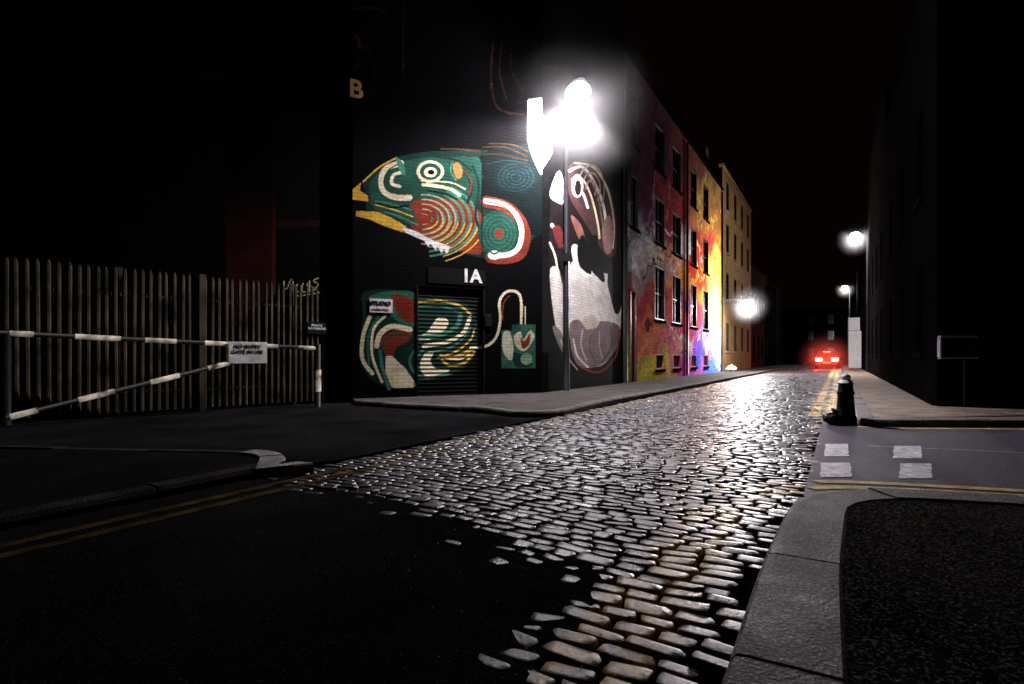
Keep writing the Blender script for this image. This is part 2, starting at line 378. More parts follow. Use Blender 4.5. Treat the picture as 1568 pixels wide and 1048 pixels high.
text('B',.5,W1,W1.s(545),W1.z(545,138),-.006,mat('faded_orange',(.6,.33,.08),.6,bump=0),corner,off=.012)
MB().box(W1.s(655),W1.s(743),-.012,.0,W1.z(700,436),W1.z(700,412)).obj('fascia_board',M['signb'],corner,W1.M)
text('1A',.40,W1,W1.s(722),W1.z(722,424),-.018,M['signw'],corner,off=.014)
MB().box(W1.s(566),W1.s(601),-.014,-.002,W1.z(583,479),W1.z(583,458)).obj('studio_plate',M['signw'],corner,W1.M)
text('STUDIO',.115,W1,W1.s(583),W1.z(583,465),-.018,M['signb'],corner,off=.003)
text('SHARED SPACE',.05,W1,W1.s(583),W1.z(583,474),-.018,mat('sign_red',(.4,.05,.04),.5),corner)
b=MB(); b.box(W1.s(742),W1.s(752),-.03,0,W1.z(747,500),W1.z(747,482)); b.obj('entry_panel',M['black'],corner,W1.M,bevel=.005)
b=MB()
b.box(sh0-.03,sh0-.0,-.015,.03,0,shz); b.box(sh1,sh1+.03,-.015,.03,0,shz); b.obj('shutter_guides',M['black'],corner,W1.M)
s957=W2.s(958)
WHF=(.9,.88,.84)
flank=[
 ('f',[(845,300),(856,262),(880,240),(915,250),(940,290),(950,350),(952,430),(950,520),(935,560),(912,572),(880,560),(856,520),(843,460),(840,380)],(.012,.009,.009)),
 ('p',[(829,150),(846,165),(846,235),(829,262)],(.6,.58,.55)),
 ('f',[(843,290),(856,262),(866,290),(862,312),(845,305)],WHF),
 ('f',[(872,255),(895,246),(925,272),(942,320),(943,385),(930,392),(915,372),(895,340),(872,300)],(.07,.035,.035)),
 ('s',[(872,262),(892,256),(910,280),(925,320),(930,380)],4,WHF),('s',[(876,275),(892,275),(905,300),(915,340),(918,365)],3,CRM),
 ('s',[(880,250),(908,256),(930,290),(940,340),(938,380)],3,CRM),('s',[(880,292),(892,296),(900,318)],4,WHF),
 ('s',[(886,262),(905,290),(920,350)],2,(.01,.01,.01)),('s',[(895,262),(915,300),(925,360)],2,(.3,.16,.12)),
 ('r',905,290,26,46,4,.3,-180,60,(.5,.36,.3)),('e',884,285,9,18,WHF),('e',885,288,5,12,(.02,.012,.012)),
 ('f',[(922,350),(932,330),(940,350),(936,385),(926,385)],(.35,.2,.17)),
 ('s',[(845,345),(862,370),(872,420),(866,470)],5,WHF),('s',[(842,372),(852,400),(856,450)],3,CRM),
 ('f',[(846,350),(858,348),(864,370),(856,380)],(.12,.02,.02)),
 ('f',[(874,330),(890,345),(896,372),(886,365)],(.22,.09,.07)),
 ('f',[(874,405),(885,400),(908,412),(930,420),(948,428),(951,470),(948,520),(932,550),(915,562),(893,560),(878,545),(871,500),(870,440)],(.80,.75,.68)),
 ('f',[(842,415),(860,418),(866,470),(862,520),(850,495)],(.72,.68,.6)),
 ('f',[(846,500),(860,510),(868,548),(856,530)],(.2,.17,.16)),
 ('f',[(875,380),(884,376),(895,400),(912,412),(900,425),(882,412)],WHF),
 ('f',[(905,412),(900,380),(912,360),(920,395),(926,432),(914,424)],(.005,.005,.006)),
 ('f',[(888,408),(884,380),(893,360),(902,395),(905,420)],(.005,.005,.006)),
 ('f',[(930,430),(936,400),(950,405),(951,470),(942,480),(935,455)],(.01,.01,.01)),
 ('f',[(872,500),(886,490),(900,505),(920,492),(948,500),(946,530),(925,556),(900,564),(880,552)],(.24,.17,.17)),
 ('s',[(878,520),(884,545),(900,562)],3,(.8,.75,.7)),('s',[(892,505),(890,530),(898,552)],2.5,(.6,.5,.5)),
 ('s',[(905,512),(903,535),(912,555)],2,(.12,.09,.09)),('s',[(918,508),(918,530),(922,548)],2,(.5,.42,.4)),
 ('f',[(892,490),(905,482),(918,492),(910,504),(896,502)],(.7,.58,.5)),
 ('s',[(935,500),(936,530),(922,556)],2.5,(.08,.07,.07)),
 ('s',[(948,505),(943,545),(918,570),(890,563)],2.5,(.3,.05,.04)),
 ('s',[(858,520),(870,548),(884,566)],2,(.5,.4,.35)),
]
def c2(px,py,s,z):
    c=np.tile(np.array((.004,.004,.0045)),(len(px),1)); return paint(px,py,c,flank)
grid('flank_wall',W2,0,s957,-.02,6.6,.018,M['paintbrick'],corner,c2)
grid('flank_wall_upper',W2,0,s957,6.6,TOP,.1,M['paintbrick'],corner,lambda px,py,s,z:np.tile(np.array((.003,.0025,.0025)),(len(px),1)))
def prismw(name,pts,z0,z1,mt,parent,bevel=0): return MB().prism(pts,z0,z1).obj(name,mt,parent,bevel=bevel)
a=W1.pt(.05,.25); b_=W1.pt(SB-.1,.25); c_=W2.pt(.3,.25); d_=W2.pt(s957-.05,.25); e_=W2.pt(s957-.05,9); f_=W1.pt(.05,12)
prismw('core_and_roof',[(p.x,p.y) for p in (a,b_,c_,d_,e_,f_)],0,TOP-.05,M['brickblack'],corner)
MB().box(-.05,SB+.03,-.08,.3,TOP,TOP+.12).obj('parapet_coping',M['brickblack'],corner,W1.M)
MB().box(.1,s957,-.07,.3,TOP+.003,TOP+.12).obj('parapet_coping',M['brickblack'],corner,W2.M)
p=MB(); p.tube([W2.pt(s957-.12,-.06,.1),W2.pt(s957-.12,-.06,TOP-.3)],.05,10); p.obj('downpipe',M['black'],corner,smooth=True)
MB().box(-.12,0,.16,12,0,TOP).obj('end_wall',M['brickblack'],corner,W1.M)
# ---------------------------------------------------------------- graffiti building
gb=empty('graffiti_brick_building')
s1105=W2.s(1106); H2=10.8
pts=[(960,250,.06,.04,.04),(962,300,.10,.07,.09),(985,300,.10,.04,.05),(962,345,.3,.28,.36),(990,372,.65,.6,.62),(970,398,.75,.68,.7),(1004,345,.22,.08,.14),(1002,388,.8,.6,.5),(1000,415,.45,.35,.38),(970,430,.4,.26,.26),
(1025,330,.30,.04,.04),(1020,365,.35,.05,.06),(1032,392,.85,.38,.22),(1046,382,.9,.82,.8),(1062,402,.8,.07,.04),(1050,430,.9,.36,.06),(1052,455,.85,.18,.08),(1075,425,.85,.07,.03),(1092,430,.9,.62,.05),(1101,400,.85,.5,.05),(1072,372,.55,.06,.04),(1088,340,.45,.18,.05),(1040,300,.25,.04,.05),(1090,300,.32,.18,.05),(1060,250,.16,.05,.04),(1000,240,.08,.03,.05),(1095,260,.2,.12,.04),
(975,470,.45,.08,.07),(985,500,.7,.16,.10),(998,530,.8,.28,.16),(982,560,.5,.42,.08),(1003,563,.88,.68,.08),(992,580,.6,.5,.05),(1012,450,.6,.12,.1),(1022,470,.85,.16,.18),(1025,520,.92,.26,.34),(1015,500,.85,.28,.16),(1030,565,.9,.48,.26),(1050,500,.92,.14,.20),(1045,530,.92,.44,.36),(1045,560,.92,.08,.38),(1065,530,.40,.12,.88),(1062,560,.9,.18,.5),(1076,556,.08,.18,.95),(1090,520,.9,.4,.62),(1094,556,.10,.20,.88),(1101,480,.9,.42,.05),(1100,520,.9,.66,.15),(1072,480,.9,.10,.13),(1088,470,.9,.45,.06)]
PT=np.array(pts)
gops=[('s',[(958,418),(1000,378),(1046,345)],5,(.85,.8,.78)),('s',[(962,352),(985,372),(1012,402)],4,(.85,.8,.76)),('s',[(980,400),(1000,360),(1008,330)],3,(.7,.6,.6)),('s',[(960,375),(990,360),(1015,362)],3,(.03,.02,.03)),('s',[(985,420),(1005,400),(1030,395)],3,(.05,.02,.03)),
('s',[(1020,410),(1045,398),(1078,380)],4,(.9,.85,.8)),('s',[(1030,380),(1055,410),(1075,440)],4,(.8,.06,.04)),('s',[(1062,380),(1080,405),(1100,440)],4,(.9,.6,.08)),('s',[(1060,430),(1082,410),(1104,380)],3,(.9,.75,.15)),
('s',[(1022,500),(1045,515),(1060,545)],4,(.9,.85,.85)),('s',[(1050,570),(1062,545),(1080,520)],4,(.15,.2,.9)),('s',[(1070,510),(1088,530),(1103,550)],3,(.9,.85,.85)),('s',[(1085,500),(1086,530),(1084,560)],3,(.85,.15,.2)),
('f',[(985,505),(993,498),(1000,510),(992,520)],(.15,.06,.05)),('s',[(975,560),(995,552),(1012,556)],4,(.6,.55,.15)),('s',[(1035,545),(1048,535),(1056,550)],3,(.1,.05,.2)),
('s',[(1040,470),(1048,440),(1056,480)],3,(.1,.08,.4)),('s',[(1016,350),(1024,300),(1030,250)],3,(.45,.15,.08)),('s',[(1068,350),(1074,300),(1080,265)],2.5,(.55,.35,.08)),('s',[(1096,395),(1090,440),(1096,480)],2.5,(.1,.05,.02)),
('s',[(1040,360),(1050,320),(1044,280)],3,(.5,.06,.05)),('s',[(985,345),(1000,320),(1006,270)],3,(.3,.22,.3)),('s',[(1080,330),(1092,350),(1100,330)],3,(.7,.45,.08))]
def c3(px,py,s,z):
    n1=np.array([noise.noise(Vector((a*.9,b*.9,0)))+.4*noise.noise(Vector((a*3,b*3,2))) for a,b in zip(s,z)]); n2=np.array([noise.noise(Vector((a*.9,b*.9,7)))+.4*noise.noise(Vector((a*3,b*3,9))) for a,b in zip(s,z)])
    X=px+n1*13; Y=py+n2*28
    W=1/((X[:,None]-PT[:,0])**2*1.5+(Y[:,None]-PT[:,1])**2+4)**3.6
    c=(W@PT[:,2:])/W.sum(1)[:,None]
    return paint(X,Y,c,gops)
ops=[]
for x0,x1,yt,yb_ in ((1003,1018,408,488),(1030,1043,421,495),(1058,1067,437,502),(1077,1085,447,507)):
    xm=(x0+x1)/2; ops.append((W2.s(x0),W2.s(x1),W2.z(xm,yb_),W2.z(xm,yt)))
z0m=np.mean([o[2] for o in ops]); z1m=np.mean([o[3] for o in ops])
ops=[(o[0],o[1],z0m,z1m) for o in ops]
up=[]
for k,zb in enumerate((5.3,8.1)):
    for o in ops: up.append((o[0],o[1],zb,zb+1.75))
    up.append((s957+.5,s957+1.3,zb,zb+1.75))
door=(W2.s(966),W2.s(975),.02,W2.z(970,448))
low=[(o[0]+.1,o[1]-.1,.45,1.05) for o in ops]
grid('front_wall',W2,s957,s1105,-.02,H2,.045,M['graff'],gb,c3,openings=ops+up+[door]+low)
windows(W2,ops+up,gb,sm=M['blacksill']); windows(W2,low,gb,bars=(3,1),fm=mat('painted_frame',(.35,.1,.1),.6),sm=M['blacksill'])
d=MB(); d.box(door[0],door[1],.08,.13,0,door[3]); d.box(door[0]-.03,door[0]+.06,.006,.14,0,door[3]+.03);d.box(door[1]-.06,door[1]+.03,.006,.14,0,door[3]+.03)
d.obj('door',mat('door_dark_red',(.06,.012,.012),.4),gb,W2.M)
MB().box(s957+.02,s1105-.02,.2,9,0,H2-.05).obj('core_and_roof',M['brickblack'],gb,W2.M)
MB().box(s957+.01,s1105,-.09,.25,H2,H2+.15).obj('parapet_coping',M['brickblack'],gb,W2.M)
p=MB()
for px_ in (1104,1050): p.tube([W2.pt(W2.s(px_),-.07,.1),W2.pt(W2.s(px_),-.07,H2-.2)],.055,10)
p.obj('downpipe',M['black'],gb,smooth=True)
# ---------------------------------------------------------------- terrace houses further on
def simple_house(name,w,s0,s1,h,mt,openings,litfn=None,chim=True,sm=None,fm=None):
    e=empty(name); grid('front_wall',w,s0+.01,s1-.01,-.02,h,.6,mt,e,openings=openings)
    windows(w,openings,e,litfn,sm=sm or M['blacksill'],fm=fm or M['frameblack'])
    MB().box(s0+.03,s1-.03,.2,8,0,h-.04).obj('core_and_roof',M['brickblack'],e,w.M)
    MB().box(s0+.01,s1-.01,-.08,.25,h,h+.14).obj('parapet_coping',mt,e,w.M)
    if chim:
        c=MB(); c.box(s0+.3,s0+1.1,1,2.4,h+.14,h+1.5)
        for k in range(3): c.tube([(s0+.5+.2*k,1.7,h+1.5),(s0+.5+.2*k,1.7,h+1.85)],.08,8)
        c.obj('chimney',mt,e,w.M)
    return e
def rows(s0,s1,n,zs,ww=.9,hh=1.7):
    out=[]
    for z in zs:
        for i in range(n):
            c=s0+(s1-s0)*(i+.5)/n; out.append((c-ww/2,c+ww/2,z,z+hh))
    return out
s1150=W2.s(1150)
simple_house('brick_warehouse',W2,s1105,s1150,12.3,M['brickyel'],rows(s1105+.3,s1150-.2,4,(1.3,4.4,7.4,10.0),.95,1.75),sm=M['stone'],fm=M['frame'])
litw=emat('lit_shop_window',(1,.85,.8),2.2); litr=emat('lit_red_window',(.9,.08,.06),1.0); litc=emat('lit_cyan_window',(.3,.8,1),.8); lito=emat('lit_warm_window',(1,.6,.25),.35)
x=s1150; hs=[8.2,7.4,8.6,7.0,7.8,7.2]
for i in range(6):
    L_=9+2*(i%2); op=rows(x+.4,x+L_-.4,3,(.9,4.2),1.1,1.9)
    def lf(k,i=i):
        if i==0 and k==1: return litr
        if i==1 and k==0: return litw
        if i==1 and k==2: return litr
        if i==3 and k==1: return lito
        if i==2 and k==4: return litc
        return None
    simple_house('terrace_house',W2,x,x+L_,hs[i],M['brickdark'] if i%2==0 else M['brickblack'],op,lf); x+=L_
# ---------------------------------------------------------------- right-hand buildings
rc=G(1435,630)
lat_r=rc[0]*V.x+rc[1]*V.y; al_r=rc[0]*U.x+rc[1]*U.y
far=R(lat_r,al_r+110)
WR=Wall(far,(-U.x,-U.y))
segs=[(0,12,8.5),(12,26,10.5),(26,40,9),(40,58,8.5),(58,80,7.5),(80,110,9)]
for i,(a0,a1,hh) in enumerate(segs):
    s1_=110-a0; s0_=110-a1
    simple_house('brick_terrace' if i else 'corner_brick_house',WR,s0_,s1_,hh,M['brickblack'],rows(s0_+.5,s1_-.5,max(3,int((a1-a0)/3.2)),(1.0,4.1),1.0,1.8),(lambda k,i=i: lito if (i==3 and k==2) else None),chim=i>0)
WS=Wall(rc,(1,.0))
e=bpy.data.objects['corner_brick_house']
op=rows(1.5,12,4,(1.6,4.6),1.0,1.8)
grid('side_wall',WS,0,14,-.02,8.5,.5,M['brickblack'],e,openings=op)
windows(WS,op,e,sm=M['blacksill'],fm=M['frameblack'])
MB().box(0.03,14,-.08,.3,8.5,8.64).obj('parapet_coping',M['brickblack'],e,WS.M)
WE=Wall(R(-14,118),(V.x,V.y))
simple_house('end_building',WE,0,32,10,M['brickblack'],rows(1,31,9,(1,4.2,7.2),1.1,1.8),lambda k: lito if k in(4,13) else None)
# ---------------------------------------------------------------- left yard building and far block
W0=Wall(W1.pt(-9,.12).xy,W1.d)
yb=empty('yard_brick_building')
def c0(px,py,s,z):
    c=np.tile(np.array((.003,.0024,.0022)),(len(px),1))
    f=np.clip((py-280)/140,.05,1)  # red brick painted darker upward, where the light on it dies away
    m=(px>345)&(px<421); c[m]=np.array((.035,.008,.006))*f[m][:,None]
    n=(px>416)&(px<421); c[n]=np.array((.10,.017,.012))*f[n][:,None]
    m=(py<348)&(py>338)&(px>421); c[m]=(.018,.006,.005)
    m=(py<130)&(py>108)&(px>303)&(px<343); c[m]=(.03,.006,.004)
    t=(.8,.72,.4)
    tag=[[(434,430),(438,446),(446,428),(452,447)],[(456,436),(450,444),(458,447),(462,438)],[(464,434),(462,446),(470,446),(471,434)],[(474,430),(474,446),(480,442),(474,438)],[(488,426),(480,430),(487,436),(480,446)],[(432,450),(460,453),(490,448)]]
    return paint(px,py,c,[('s',p_,1.3,t) for p_ in tag])
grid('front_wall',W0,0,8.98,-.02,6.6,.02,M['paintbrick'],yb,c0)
grid('front_wall_upper',W0,0,8.98,6.6,10.5,.3,M['brickblack'],yb)
MB().box(.02,8.97,.2,10,0,10.4).obj('core_and_roof',M['brickblack'],yb,W0.M)
MB().box(0,8.97,-.02,.3,10.5,10.65).obj('parapet_coping',M['brickblack'],yb,W0.M)
WF=Wall((-34,28),(1,.12))
def winat(w,x0,x1,y0,y1): xm=(x0+x1)/2; return (w.s(x0),w.s(x1),w.z(xm,y1),w.z(xm,y0))
fw=[winat(WF,184,194,208,232),winat(WF,195.5,205,208,232),winat(WF,206.5,216,208,232)]
extra=rows(3,24,7,(2,5),1.1,1.6)
simple_house('apartment_block',WF,0,26,15,M['brickblack'],fw+extra,lambda k: emat('lit_flat_window',(.75,.6,.22),(.10,.3,.22)[k]) if k<3 else None)
wl=empty('bulkhead_lamp'); q=WF.pt(WF.s(71),-.15,WF.z(71,224))
MB().ell(q,(.09,.09,.09)).obj('lamp_glass',emat('orange_lamp',(1,.3,.05),6),wl,smooth=True)
MB().box(-.14,.14,.04,.14,-.14,.14,Matrix.Translation(q)).obj('lamp_backplate',M['black'],wl)
# ---------------------------------------------------------------- ground, roads
gr=MB(); gr.add([(-250,-60,-.034),(300,-60,-.034),(300,400,-.034),(-250,400,-.034)],[(0,1,2,3)]); gr.obj('ground',M['mortar'])
def jag(pts,step=.12,amp=.025):
    out=[]
    for (a,b) in zip(pts[:-1],pts[1:]):
        L_=math.dist(a,b); n=max(1,int(L_/step))
        for i in range(n):
            t=i/n; out.append((a[0]+(b[0]-a[0])*t+random.uniform(-amp,amp),a[1]+(b[1]-a[1])*t+random.uniform(-amp,amp)))
    out.append(pts[-1]); return out
edge0=[G(430,742),G(520,752),G(600,762),G(700,792),G(770,822),G(830,845),G(905,856),G(935,880),G(925,910),G(885,950),G(850,990),G(800,1048)]
edge=jag(edge0,.06,.03)
patch=[R(-3.74,2.9)]+edge+[R(-1.0,.6),R(-1.0,-8),R(-3.74,-8)]
MB().prism(patch,-.03,-.003).obj('asphalt_patch',M['asphalt'])
kl=[R(-.27,-8),R(-.27,0),R(-.27,1.6),G(1165,880),G(1200,803),(1.62,3.16),(1.84,3.36),(2.1,3.46),(2.41,3.47),(3.11,3.29),(5,2.75),(14,.3)]
kfar=[R(.2,8.9+100),R(.2,30),R(.2,12),R(.2,9.1),(4.62,7.22),(4.85,7.08),(5.2,7.04),(6.59,6.98),(9,6.8),(16,6.2)]
side=[R(-.2,4.0),R(-.2,8.9)]+[R(.15,9.1),(4.66,7.3),(6.6,7.1),(16,6.3),(16,-.3),(3.11,3.2),(2.0,3.4)]
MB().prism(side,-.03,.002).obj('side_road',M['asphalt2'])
apron=[R(-3.76,3.2),R(-3.76,10),R(-3.9,16),W1.pt(SB,.1).xy[:],W1.pt(0,.1).xy[:],(-14,7.5),(-14,1)]
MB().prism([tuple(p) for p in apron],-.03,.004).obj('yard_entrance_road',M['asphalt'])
fr=[R(-3.9,62),R(.3,62),R(.3,120),R(-3.9,120)]
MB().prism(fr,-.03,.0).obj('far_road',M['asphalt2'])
RM=Matrix(((V.x,U.x,0,0),(V.y,U.y,0,0),(0,0,1,0),(0,0,0,1)))
def lat_al(p): return (p[0]*V.x+p[1]*V.y, p[0]*U.x+p[1]*U.y)
def offset(path,d):
    out=[]
    for i,p in enumerate(path):
        a=Vector(path[max(i-1,0)]); b=Vector(path[min(i+1,len(path)-1)]); t=(b-a).normalized()
        out.append((p[0]-t.y*d,p[1]+t.x*d))
    return out
klc=[tuple(q) for q in cr(kl[2:10],False,6)]; klc=kl[:2]+klc+kl[10:]
y1=offset(klc,.26); y2=offset(klc,.43)
far1=[R(-.10,9.4),R(-.12,60)]; far2=[R(-.34,9.4),R(-.36,60)]
lf1=[R(-3.42,-4),R(-3.44,3.1),R(-3.55,8),R(-3.5,60)]; lf2=[R(-3.24,-4),R(-3.26,3.1),R(-3.36,8),R(-3.3,60)]
lines=[(y1,.05,.8),(y2,.05,.8),(far1,.06,1),(far2,.06,1),(lf1,.045,.16),(lf2,.045,.16)]  # left-hand lines scaled down in colour for the dim light there
vs=[];fs=[];cs=[]
ring8=[(-1,-.62),(-.82,-1),(.82,-1),(1,-.62),(1,.62),(.82,1),(-.82,1),(-1,.62)]
cent=[]
al=.3
while al<62:
    dep=random.uniform(.070,.098) if al<40 else .15
    lat=-3.74+random.uniform(0,.1)
    while lat<.2:
        Ls=random.uniform(.11,.20)
        if lat+Ls>.2: Ls=.2-lat
        if Ls>.06: cent.append((lat+Ls/2,al+dep/2,Ls,dep))
        lat+=Ls
    al+=dep
CA=np.array(cent); WX=CA[:,0]*V.x+CA[:,1]*U.x; WY=CA[:,0]*V.y+CA[:,1]*U.y
ed=pdist(WX,WY,edge0)
inp=inpoly(WX,WY,patch); emb=inp&(rng.random(len(WX))<np.clip(.75-ed*2.4,0.012,1))&(ed<.9)
bad=(inp&~emb)|inpoly(WX,WY,klc+[(14,-8)])|inpoly(WX,WY,side)
for (la,aa,Ls,dp),em_ in zip(CA[~bad],emb[~bad]):
    hx=Ls/2-.006+random.uniform(-.004,.003); hy=dp/2-.006+random.uniform(-.004,.002)
    h=random.uniform(-.004,.004)+.014*noise.noise(Vector((la*1.3,aa*.8,3)))
    if em_: h=random.uniform(-.0055,-.001); hx*=.85; hy*=.85
    tx=random.uniform(-.06,.06); ty=random.uniform(-.10,.10); o=len(vs)
    g_=random.uniform(.4,1.4); base=(.044*g_,.039*g_,.048*g_)
    if em_: base=tuple(c*.4 for c in base)
    rot=random.uniform(-.06,.06)+(random.uniform(-.3,.3) if em_ else 0); cx_=[random.uniform(-.007,.007) for _ in range(8)]; cy_=[random.uniform(-.006,.006) for _ in range(8)]
    for (k,zz) in ((1,-.034),(.985,-.006),(.94,-.0008),(.55,.0006)):
        for j,(x_,y_) in enumerate(ring8):
            x2=x_*hx*k+cx_[j]*(k>.6); y2_=y_*hy*k+cy_[j]*(k>.6)
            X=la+x2-rot*y2_; Y=aa+y2_+rot*x2+.03*math.sin(la*1.9+.4)
            vs.append((X,Y,zz+(h+x2*tx+y2_*ty if zz>-.03 else 0)))
        cs+= [base]*8
    for r_ in range(3):
        for j in range(8):
            fs.append((o+r_*8+j,o+r_*8+(j+1)%8,o+(r_+1)*8+(j+1)%8,o+(r_+1)*8+j))
    fs.append(tuple(range(o+24,o+32)))
VA=np.array(vs); CO=np.array(cs)
wx=VA[:,0]*V.x+VA[:,1]*U.x; wy=VA[:,0]*V.y+VA[:,1]*U.y
near=wy<25
wn=np.zeros(len(wx)); wn[near]=[noise.noise(Vector((a*3,b*3,1))) for a,b in zip(wx[near],wy[near])]
for path,hw,stg in lines:
    dd=pdist(wx,wy,path)
    m=(dd<hw+.012+.02*wn)&(wn>-.3)&(VA[:,2]>-.03)
    CO[m]=np.array((.80,.55,.16))*stg*(.5+.5*rng.random((m.sum(),1)))
me=bpy.data.meshes.new('sett_road'); me.from_pydata(vs,[],fs); me.update()
at=me.color_attributes.new('Col','FLOAT_COLOR','POINT'); at.data.foreach_set('color',np.concatenate([CO,np.ones((len(CO),1))],1).astype(np.float32).ravel())
me.materials.append(M['setts']); me.shade_smooth()
o=bpy.data.objects.new('cobbled_road',me); S.collection.objects.link(o); o.matrix_world=RM
def strip(mb,path,hw,z):
    l=offset(path,hw); r=offset(path,-hw)
    for i in range(len(path)-1):
        mb.add([(*r[i],z),(*r[i+1],z),(*l[i+1],z),(*l[i],z)],[(0,1,2,3)])
ym=empty('yellow_line_markings')
mb=MB()
i0=min(range(len(y1)),key=lambda i:abs(lat_al(y1[i])[0]+.17) if lat_al(y1[i])[1]>3 else 9)
strip(mb,y1[i0:],.045,.0065); i1=min(range(len(y2)),key=lambda i:abs(lat_al(y2[i])[0]+.17) if lat_al(y2[i])[1]>3 else 9)
strip(mb,y2[i1:],.045,.0065)
sk=[tuple(q) for q in cr(kfar[4:9],False,5)]+[(16,6.2)]
strip(mb,offset(sk,-.2),.04,.0065)
mb.obj('side_road_lines',M['yellow'],ym)
mb=MB(); strip(mb,lf1[:2],.04,.0012); strip(mb,lf2[:2],.04,.0012)
mb.obj('main_road_lines',M['yellowd'],ym)
gw=empty('give_way_markings'); mb=MB()
for x0,x1,y0,y1_ in ((1262,1300,681,700),(1367,1412,684,703),(1256,1304,710,732),(1377,1428,711,734)):
    c=jag([G(x0,y1_),G(x1,y1_),G(x1-2,y0),G(x0+2,y0),G(x0,y1_)],.05,.006)[:-1]
    mb.add([(*p_,.0068) for p_ in c],[tuple(range(len(c)))])
strip(mb,[G(1330,684),G(1450,689),G(1600,696)],.008,.0068)
mb.obj('give_way_dashes',M['white'],gw)
from bisect import bisect
def kerb(name,path,w,z,mt,seg=.9,flip=1):
    P=[Vector(p) for p in path]; D=[0]
    for a,b in zip(P[:-1],P[1:]): D.append(D[-1]+(b-a).length)
    def at_(t):
        t=min(max(t,0),D[-1]-1e-6); i=max(0,min(len(P)-2,bisect(D,t)-1)); k=(t-D[i])/(D[i+1]-D[i]); return P[i].lerp(P[i+1],k),(P[i+1]-P[i]).normalized()
    mb=MB(); t=0
    def tang(t): 
        return (at_(t+.08)[0]-at_(t-.08)[0]).normalized()
    while t<D[-1]-.05:
        L_=min(seg*random.uniform(.85,1.1),D[-1]-t); n=5; rr=[]
        dz=random.uniform(-.006,.006)
        for i in range(n):
            tt=t+.006+(L_-.012)*i/(n-1); p_=at_(tt)[0]; d_=tang(tt); nn=Vector((d_.y,-d_.x))*flip
            for (wo,zz) in ((0,-.03),(.004,z-.03),(.022,z-.004),(.05,z),(w-.012,z+.002),(w,z-.01),(w,-.03)):
                q=p_+nn*wo; rr.append((q.x,q.y,zz+(dz if zz>0 else 0)))
        f=[]; k=7
        for i in range(n-1):
            for j in range(k-1): f.append((i*k+j,(i+1)*k+j,(i+1)*k+j+1,i*k+j+1))
        f.append(tuple(range(k))); f.append(tuple(range((n-1)*k,n*k)))
        mb.add(rr,f); t+=L_
    return mb.obj(name,mt)
kerb('kerb',klc,.29,.07,M['kerb'])
inn=offset(klc,-.15)
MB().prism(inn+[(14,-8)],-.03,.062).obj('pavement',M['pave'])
kf=[tuple(q) for q in cr(kfar[2:9],False,5)]; kf=kfar[:2]+kf+kfar[9:]
kerb('kerb',kf,.2,.09,M['kerb'],flip=-1)
MB().prism(offset(kf,.1)+[(16,9.3),(rc[0]+14,rc[1]+.1),(rc[0],rc[1]+.1),R(lat_r+.1,109)],-.03,.083).obj('pavement',M['pave2'])
lp=[G(540,621),G(640,628),G(735,633),G(765,637),G(800,640),G(850,638),G(885,631),G(930,620),R(-3.82,12),R(-3.82,14)]
lpc=[tuple(q) for q in cr(lp,False,5)]+[R(-3.82,118)]
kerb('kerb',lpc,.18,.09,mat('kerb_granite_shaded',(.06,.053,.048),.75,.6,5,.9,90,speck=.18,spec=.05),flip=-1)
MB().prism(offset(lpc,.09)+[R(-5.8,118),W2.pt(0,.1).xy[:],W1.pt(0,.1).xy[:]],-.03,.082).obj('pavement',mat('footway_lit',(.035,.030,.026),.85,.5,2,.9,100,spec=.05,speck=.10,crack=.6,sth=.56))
ln=[R(-3.78,-6),R(-3.78,0),R(-3.78,2),R(-3.78,2.8),G(425,724),G(440,716),G(434,706),G(405,700),G(340,698),(-4.2,5.15),(-9,5.7)]
lnc=ln[:2]+[tuple(q) for q in cr(ln[2:9],False,5)]+ln[9:]
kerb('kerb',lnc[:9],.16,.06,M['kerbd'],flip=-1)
kerb('kerb',lnc[8:29],.22,.066,M['kerb'],seg=.55,flip=-1)  # paler kerb stones put the light on the tip into the colour
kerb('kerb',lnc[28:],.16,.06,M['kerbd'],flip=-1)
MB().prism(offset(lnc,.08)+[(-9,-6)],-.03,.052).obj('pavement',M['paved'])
mb=MB()
for _ in range(90):
    px_=random.uniform(560,960); py_=random.uniform(800,1040)
    if _>60: px_=random.uniform(1290,1560); py_=random.uniform(860,1040)
    x_,y_=G(px_,py_,.0 if _<=60 else .062); z_=.0 if _<=60 else .064; r_=random.uniform(.0015,.005); an=random.uniform(0,6)
    pts_=[(x_+r_*random.uniform(.6,1.3)*math.cos(an+k*1.26),y_+r_*random.uniform(.6,1.3)*math.sin(an+k*1.26)) for k in range(5)]
    mb.add([(*p_,z_-.002) for p_ in pts_]+[(x_,y_,z_+r_*.6)],[(k,(k+1)%5,5) for k in range(5)])
mb.obj('road_grit',mat('grit',(.35,.33,.32),.6,.4,30,0))
# ---------------------------------------------------------------- palisade fence
fe=empty('palisade_fence')
fa=Vector(G(-40,652)); fb=Vector(G(534,615)); fd=(fb-fa).normalized(); fa=fa-fd*4
WFn=Wall(fa,fd); FL=(fb-fa).length; mb=MB()
x=.05
while x<FL-.05:
    hh=2.28+random.uniform(-.02,.02); tl=random.uniform(-.008,.008); w=.030
    v_=[]
    for z_,k in ((.06,1),(hh-.07,1),(hh,.45)):
        for (a_,b__) in [(-w,0.0),(-w*.45,-.022),(w*.45,-.022),(w,0.0)]: v_.append((x+a_*k+tl*z_,b__*(1 if k==1 else 1)-.03,z_))
    f_=[(r_*4+j,r_*4+j+1,(r_+1)*4+j+1,(r_+1)*4+j) for r_ in range(2) for j in range(3)]
    mb.add(v_,f_); x+=.112
mb.obj('pales',M['galv'],fe,WFn.M)
mb=MB(); mb.box(0,FL,0,.045,.35,.40); mb.box(0,FL,0,.045,1.85,1.90)
